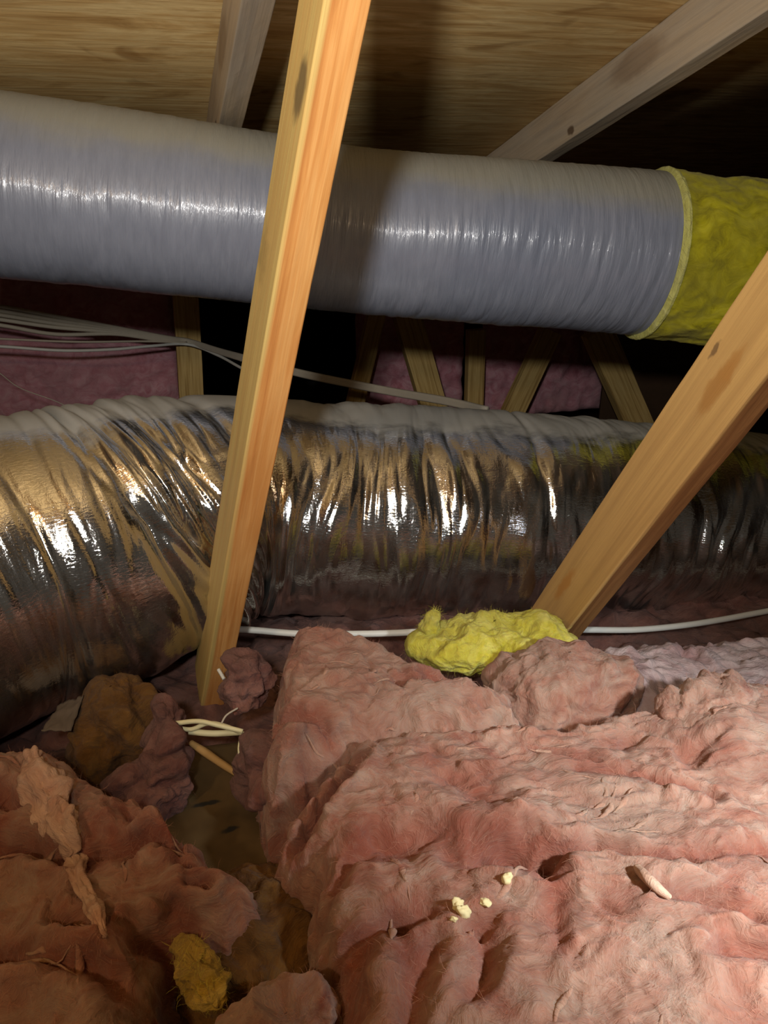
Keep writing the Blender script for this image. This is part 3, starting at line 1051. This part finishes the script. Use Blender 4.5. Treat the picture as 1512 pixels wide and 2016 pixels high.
left = batt('insulation_batt', [(-200, 1370), (0, 1400), (60, 1424), (130, 1430), (205, 1466), (290, 1506), (360, 1545), (420, 1582), (462, 1640), (530, 1655), (572, 1705), (568, 1785), (500, 1845), (430, 1858), (350, 1880), (350, 1960), (400, 2040), (430, 2200),
                                (430, 2600), (-300, 2600), (-350, 1800)], 0.375, 0.10, PINK, res=0.0025, seed=8,
            creases=[([(-20, 1660), (60, 1660), (122, 1690)], 0.030, 0.009),
                     ([(168, 1690), (205, 1665), (255, 1668)], 0.032, 0.013),
                     ([(-10, 1888), (60, 1905), (170, 1930), (232, 1962)], 0.034, 0.009),
                     ([(120, 1820), (165, 1838), (198, 1852)], 0.024, 0.009),
                     ([(262, 1850), (300, 1832), (338, 1832)], 0.026, 0.007),
                     ([(305, 1570), (330, 1595), (352, 1625)], 0.032, 0.008),
                     ([(338, 1632), (352, 1655), (360, 1675)], 0.026, 0.007),
                     ([(285, 1650), (310, 1660), (330, 1675)], 0.026, 0.007),
                     ([(232, 1588), (262, 1610)], 0.022, 0.008),
                     ([(402, 1655), (425, 1680), (438, 1705)], 0.026, 0.007),
                     ([(378, 1746), (412, 1746)], 0.022, 0.006),
                     ([(360, 1705), (395, 1705)], 0.016, 0.006),
                     ([(20, 1580), (-10, 1570)], 0.026, 0.009),
                     ([(340, 1775), (365, 1800)], 0.020, 0.009)],
            bumps=[(90, 1920, 0.025, (0.09, 0.03)), (60, 1500, 0.012, 0.06), (480, 1740, 0.015, 0.04)], edge=0.07, lump=0.7, fuzz=20000, wisps=40, flow=lambda p, rg: -0.6 + rg.normal() * 0.6)
tag(left, 'pink glass wool batt filling the lower left, a pale strand lying on it', CAT)

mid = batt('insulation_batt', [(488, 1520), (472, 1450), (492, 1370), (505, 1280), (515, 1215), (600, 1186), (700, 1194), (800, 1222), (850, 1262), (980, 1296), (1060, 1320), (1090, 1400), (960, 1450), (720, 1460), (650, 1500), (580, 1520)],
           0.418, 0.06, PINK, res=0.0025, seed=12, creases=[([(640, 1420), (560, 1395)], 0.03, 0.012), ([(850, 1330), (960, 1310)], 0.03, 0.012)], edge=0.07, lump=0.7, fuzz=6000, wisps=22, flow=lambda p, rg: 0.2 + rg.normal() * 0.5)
tag(mid, 'rounded pink wool piece before the foil duct, left of the yellow chunk', CAT)
grey = batt('insulation_batt', [(1080, 1380), (1100, 1240), (1250, 1230), (1400, 1222), (1600, 1205), (2200, 1190), (2300, 1300), (1700, 1420), (1400, 1420), (1200, 1420)], 0.34, 0.1, PINK_GREY, res=0.003, seed=21, edge=0.07, lump=0.7)
tag(grey, 'dusty greyish pink batt below the white cable at the right', CAT)

tuft('insulation_tuft', at_z(1112, 1362, .335), (0.105, 0.064, 0.060), PINK, 'pale pink fluffy mound at the foot of the golden diagonal', 15, yaw=-14, lump=0.6, fuzz=3000)
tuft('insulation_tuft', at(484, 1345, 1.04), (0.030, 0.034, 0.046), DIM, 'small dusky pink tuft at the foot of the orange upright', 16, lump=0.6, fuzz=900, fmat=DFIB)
tuft('insulation_tuft', at_z(1410, 1395, .40), (0.070, 0.045, 0.034), PINK, 'bright pink lump at the right edge, on top of the largest batt', 18, yaw=-10, lump=0.7, fuzz=2500)
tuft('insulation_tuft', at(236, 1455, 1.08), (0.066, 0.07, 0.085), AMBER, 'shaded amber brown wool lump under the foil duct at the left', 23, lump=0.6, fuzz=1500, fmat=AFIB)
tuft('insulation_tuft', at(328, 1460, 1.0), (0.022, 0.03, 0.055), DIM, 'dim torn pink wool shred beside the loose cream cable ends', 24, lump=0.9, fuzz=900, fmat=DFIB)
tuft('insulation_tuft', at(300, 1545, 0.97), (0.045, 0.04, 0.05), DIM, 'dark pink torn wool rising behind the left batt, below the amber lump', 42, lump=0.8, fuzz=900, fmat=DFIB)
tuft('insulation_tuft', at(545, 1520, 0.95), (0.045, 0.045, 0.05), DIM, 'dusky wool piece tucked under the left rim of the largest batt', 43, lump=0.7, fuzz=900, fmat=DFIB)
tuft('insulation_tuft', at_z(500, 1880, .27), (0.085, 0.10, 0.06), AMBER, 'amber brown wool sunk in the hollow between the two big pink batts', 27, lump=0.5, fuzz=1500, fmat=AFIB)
tuft('insulation_tuft', at_z(392, 1918, .345), (0.040, 0.018, 0.018), MUSTARD, 'small mustard yellow wad of wool beside the hollow at the bottom', 28, yaw=-62, lump=0.55, fuzz=500, fmat=YFIB)
tuft('insulation_tuft', at_z(565, 2030, .345), (0.055, 0.035, 0.03), PINK, 'pink tuft at the bottom edge, below the amber hollow', 33, lump=0.6, fuzz=1500)
chunk = tuft('insulation_chunk', at(972, 1270, 1.17), (0.118, 0.055, 0.042), YELLOW, 'bright yellow wool chunk lying between foil duct and pink batts', 31, yaw=-12, lump=0.45, n=(180, 260), roll=2, fuzz=2500, fmat=YFIB)
tuft('torn_tip', at(848, 1236, 1.165), (0.014, 0.014, 0.030), YELLOW, '', 35, lump=0.5, n=(60, 80), roll=-18, fuzz=400, fmat=YFIB, parent=chunk)

def on_mesh(o, u, v, lift=0.0):
    """the point of o's surface seen at (u, v)"""
    co = np.empty(len(o.data.vertices) * 3, np.float32)
    o.data.vertices.foreach_get('co', co)
    q = co.reshape(-1, 3) + np.array(o.location) - EYE
    dep = q @ np.array([SY * CP, CY * CP, -SP])
    x = 756 + FOCAL * (q @ np.array([CY, -SY, 0])) / dep
    y = 1008 - FOCAL * (q @ np.array([SY * SP, CY * SP, CP])) / dep
    r = np.hypot(x - u, y - v)
    k = np.where(r < max(7, r.min() * 1.2))[0]
    p = q[k[np.argmin(dep[k])]] + EYE
    return p + np.array([0, 0, lift])


# pale strand of wool teased out over the left batt
pts = [on_mesh(left, u, v, z) for u, v, z in [(58, 1485, .002), (82, 1540, .004), (112, 1600, .004), (132, 1650, .003), (146, 1695, .003), (160, 1735, .003), (180, 1780, .003), (203, 1822, .002), (214, 1842, -.002)]]
o = sweep('wool_strand', pts, [0.010, 0.017, 0.022, 0.016, 0.009, 0.0095, 0.006, 0.0065, 0.002], STRAND, 200, 40, wob=1.2, seed=3)
tag(o, 'long pale twisted strand of wool trailing down the left batt', CAT)
pts = [on_mesh(right, u, v, z) for u, v, z in [(1258, 1712, .002), (1275, 1736, .006), (1298, 1756, .006), (1320, 1764, .001)]]
o = sweep('wool_strand', pts, [0.004, 0.005, 0.005, 0.003], STRAND, 40, 14, wob=0.4, seed=9)
tag(o, 'short pale curled wool strand on the largest batt', CAT)

# ------------------------------------------------------------------ far wall: batts between posts
def wall_batt(u0, u1, y, z0, z1, label, seed, mat=None):
    xa, xb = at_y(u0, 700, y)[0], at_y(u1, 700, y)[0]
    nx, nyy = max(12, int((xb - xa) / 0.012)), max(12, int((z1 - z0) / 0.012))
    gx, gz = np.meshgrid(np.linspace(xa, xb, nx), np.linspace(z0, z1, nyy), indexing='ij')
    x, z = gx.ravel(), gz.ravel()
    e = np.minimum(np.minimum(x - xa, xb - x), np.minimum(z - z0, z1 - z)) / 0.05
    e = np.clip(e, 0, 1)
    Pn = np.stack([x * 9, z * 7, np.full_like(x, seed)], 1)
    yy = y - 0.05 * np.sqrt(1 - (1 - e) ** 2) - 0.05 * np.abs(fbm(Pn, 3)) - 0.012 * fbm(Pn * 4, 3)
    V = np.stack([x, yy, z], 1)
    o = mesh_np('wall_insulation_batt', V, grid_quads(nx, nyy), mat or ROSE_WALL, offset=(xa, y, z0))
    return tag(o, label, CAT)


roof_at = lambda y: CAM_Z + (H_DECK - 0.2641 * y) / 0.9645
wall_batt(-420, 352, 3.05, 0.02, roof_at(3.1) - 0.02, 'dim rose wall batt behind the grey cables, left of the cable post', 2)
wall_batt(700, 910, 2.98, 0.02, roof_at(3.03) - 0.02, 'dark rose wall batt left of the slim yellowish post', 3)
wall_batt(945, 1190, 2.95, 0.02, roof_at(3.0) - 0.02, 'mauve wall batt right of the slim yellowish post', 4)
a, b = at_y(1195, 700, 2.7), at_y(1900, 700, 2.7)
zr = roof_at(2.72) - 0.02
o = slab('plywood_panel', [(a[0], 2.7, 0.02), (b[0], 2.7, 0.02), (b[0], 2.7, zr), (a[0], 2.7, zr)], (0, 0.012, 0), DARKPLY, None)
tag(o, 'dark brown plywood panel standing behind the golden diagonal', 'panel')

# ------------------------------------------------------------------ cables
rows = [(603, 0), (612, 1), (620, 2), (629, 3), (640, 4)]
words_ = ['topmost grey cable of the flat bundle at the left', 'second grey cable from the top of the flat bundle', 'middle grey cable of the flat bundle at the left',
          'fourth grey cable from the top of the flat bundle', 'lowest grey cable of the flat bundle, sagging most']
for (v, k), lab in zip(rows, words_):
    pts = [at_y(-160, v - 22, 2.53), at_y(0, v, 2.55), at_y(110, v + 20 - k * 1.5 + (4 if k == 4 else 0), 2.58), at_y(230, 649 + k * 3.2 - 4, 2.63), at_y(330, 664 + k * 2.2, 2.68), at_y(372, 670 + k * 1.5, 2.70),
           at_y(430, 688 + k * 1.5, 2.58), at_y(490, 704 + k * 2, 2.43), at_y(600, 733 + k * 2, 2.23), at_y(760, 765 + k * 2, 2.03), at_y(880, 786 + k * 2, 1.83), at_y(960, 805 + k * 2, 1.68)]
    o = sweep('cable', pts, 0.0062, CABLE_GREY, 90, 8)
    tag(o, lab, 'cable', 'grey cables gathered at the far post')
o = sweep('cable', [at_y(-150, 660, 2.53), at_y(0, 667, 2.55), at_y(150, 673, 2.58), at_y(280, 672, 2.65), at_y(368, 674, 2.69)], 0.0035, CABLE_GREY, 60, 8)
tag(o, 'thin grey cable just above the sagging white cable at the left', 'cable')
o = sweep('cable', [at_y(-150, 675, 2.48), at_y(0, 682, 2.51), at_y(120, 690, 2.53), at_y(220, 688, 2.58), at_y(300, 681, 2.63), at_y(370, 678, 2.69), at_y(430, 700, 2.58), at_y(480, 727, 2.43), at_y(560, 765, 2.23)], 0.0048, CABLE_WHITE, 90, 8)
tag(o, 'brighter twisted white cable sagging lowest along the pink wall', 'cable')
o = sweep('thin_wire', [at_y(-60, 690, 2.33), at_y(0, 735, 2.33), at_y(40, 764, 2.33), at_y(110, 790, 2.33), at_y(160, 815, 2.33)], 0.0016, CABLE_GREY, 50, 6)
tag(o, 'hair thin wire hanging in front of the pink wall at the left', 'cable')
o = sweep('cable', [at(u, v, d) for u, v, d in [(380, 1236, 1.24), (490, 1240, 1.25), (600, 1248, 1.25), (760, 1247, 1.26), (900, 1240, 1.27), (1060, 1240, 1.31), (1160, 1240, 1.33), (1250, 1240, 1.35), (1340, 1232, 1.37), (1420, 1220, 1.40), (1512, 1203, 1.43), (1700, 1170, 1.5), (2000, 1150, 1.62), (2400, 1160, 1.85)]], 0.0055, CABLE_WHITE, 110, 10)
tag(o, 'white cable running along the underside of the foil duct, right of the diagonal', 'cable')
ends = [([(345, 1424), (390, 1420), (430, 1428), (478, 1440)], 0.0032, 'upper straight cream cable end in the gap'), ([(338, 1430), (375, 1436), (410, 1424), (445, 1430), (480, 1445)], 0.0030, 'wavy cream cable end between the upper and lower ones'),
        ([(372, 1440), (420, 1444), (476, 1441)], 0.0042, 'thicker dull cream cable end, lowest in the gap')]
for k, (pp, r, lab) in enumerate(ends):
    o = sweep('cable_end', [at(u, v, 0.98 + 0.006 * k) for u, v in pp], r, CABLE_CREAM, 40, 8)
    tag(o, lab, 'cable', 'cream cable ends in the gap')
o = sweep('thin_wire', [at(u, v, d) for u, v, d in [(472, 1455, .96), (470, 1480, .955), (478, 1520, .95), (495, 1560, .945)]], 0.0014, CABLE_CREAM, 30, 6)
tag(o, 'thin cream wire hanging down from the cable ends', 'cable')
o = sweep('thin_wire', [at(u, v, d) for u, v, d in [(436, 1424, .985), (446, 1408, .99), (468, 1394, 1.0)]], 0.0013, CABLE_GREY, 20, 6)
tag(o, 'thin dull wire curling up above the cable ends', 'cable')
o = sweep('cable_end', [at(u, v, d) for u, v, d in [(568, 1483, .93), (588, 1494, .925), (608, 1504, .92)]], 0.0027, CABLE_WHITE, 12, 8)
tag(o, 'short white cable end poking out under the largest batt', 'cable')
o = sweep('cable_end', [at(u, v, d) for u, v, d in [(430, 1318, 1.08), (436, 1328, 1.075), (441, 1337, 1.07)]], 0.0026, CABLE_WHITE, 12, 8)
tag(o, 'tiny white cable end at the foot of the orange upright', 'cable')
o = sweep('splinter', [at(u, v, d) for u, v, d in [(375, 1462, 1.0), (430, 1500, .985), (478, 1532, .97)]], [0.004, 0.0055, 0.005, 0.0035], SPLINTER, 24, 6, wob=0.3)
tag(o, 'brown wood splinter slanting across the gap below the cable ends', 'splinter')
o = sweep('splinter', [at(u, v, d) for u, v, d in [(664, 1452, .955), (676, 1442, .955), (684, 1434, .957)]], [0.002, 0.003, 0.002], SPLINTER, 12, 6, wob=0.3)
tag(o, 'tiny pale splinter in the crease at the top of the largest batt', 'splinter')


# olive kraft paper seen in the gap, grey paper scrap under the duct
def sheet(name, corners, mat, seed, amp=0.012, n=40):
    c = [np.asarray(p) for p in corners]
    s, t = np.meshgrid(np.linspace(0, 1, n), np.linspace(0, 1, n), indexing='ij')
    s, t = s.ravel()[:, None], t.ravel()[:, None]
    V = c[0] * (1 - s) * (1 - t) + c[1] * s * (1 - t) + c[2] * s * t + c[3] * (1 - s) * t
    V[:, 2] += amp * fbm(np.concatenate([s * 4 + seed, t * 4, s * 0], 1), 3)
    V[:, 0] += 0.6 * amp * fbm(np.concatenate([s * 5 + seed, t * 5, s * 0 + 4], 1), 3)
    o = mesh_np(name, V, grid_quads(n, n), mat, offset=tuple(V.mean(0)))
    so = o.modifiers.new('thickness', 'SOLIDIFY')
    so.thickness = 0.0015
    return o


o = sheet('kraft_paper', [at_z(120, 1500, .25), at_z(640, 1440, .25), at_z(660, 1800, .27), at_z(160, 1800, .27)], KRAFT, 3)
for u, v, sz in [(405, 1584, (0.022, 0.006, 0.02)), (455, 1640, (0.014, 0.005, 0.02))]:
    mark_or_shade(o, at_z(u, v, .256), sz, srgb(34, 34, 30), 0.95)  # near-black patches paint the darkness of tear holes into the paper
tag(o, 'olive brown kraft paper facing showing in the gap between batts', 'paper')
o = sheet('paper_scrap', [at(80, 1440, 1.0), at(140, 1440, 1.0), at(165, 1370, 1.06), at(120, 1385, 1.06)], PAPER, 5, 0.006, 16)
tag(o, 'grey paper scrap wedged under the foil duct at the left', 'paper')


# crumbs on the right batt
def crumb(u, v, z, r, seed, label):
    bm = bmesh.new()
    bmesh.ops.create_icosphere(bm, subdivisions=3, radius=1)
    p = np.array([q.co[:] for q in bm.verts])
    k = 1 + 0.75 * fbm(p * 1.3 + seed * 5.1, 3)
    p = p * k[:, None] * np.array([1.2, 0.9, 0.7]) * r
    for q, w in zip(bm.verts, p):
        q.co = w
    me = bpy.data.meshes.new('crumb')
    bm.to_mesh(me)
    bm.free()
    for f in me.polygons:
        f.use_smooth = True
    me.materials.append(CRUMB)
    o = bpy.data.objects.new('crumb', me)
    o.location = on_mesh(right, u, v, 0.3 * r)
    o.rotation_euler = (seed, seed * 2, seed * 3)
    put(o)
    tag(o, label, 'crumb', 'pale crumbs on the largest batt')


crumb(902, 1778, .41, 0.0060, 1, 'left crumb of the touching pair on the largest batt')
crumb(914, 1792, .41, 0.0058, 2, 'lower right crumb of the touching pair on the largest batt')
crumb(954, 1774, .41, 0.0042, 3, 'single pale crumb just right of the touching pair')
crumb(994, 1729, .41, 0.0055, 4, 'pale crumb highest on the largest batt, right of the others')
crumb(893, 1806, .41, 0.0030, 5, 'tiny crumb just below the touching pair')
print('tris', sum(len(o.data.polygons) * 2 for o in SC.objects if o.type == 'MESH'))
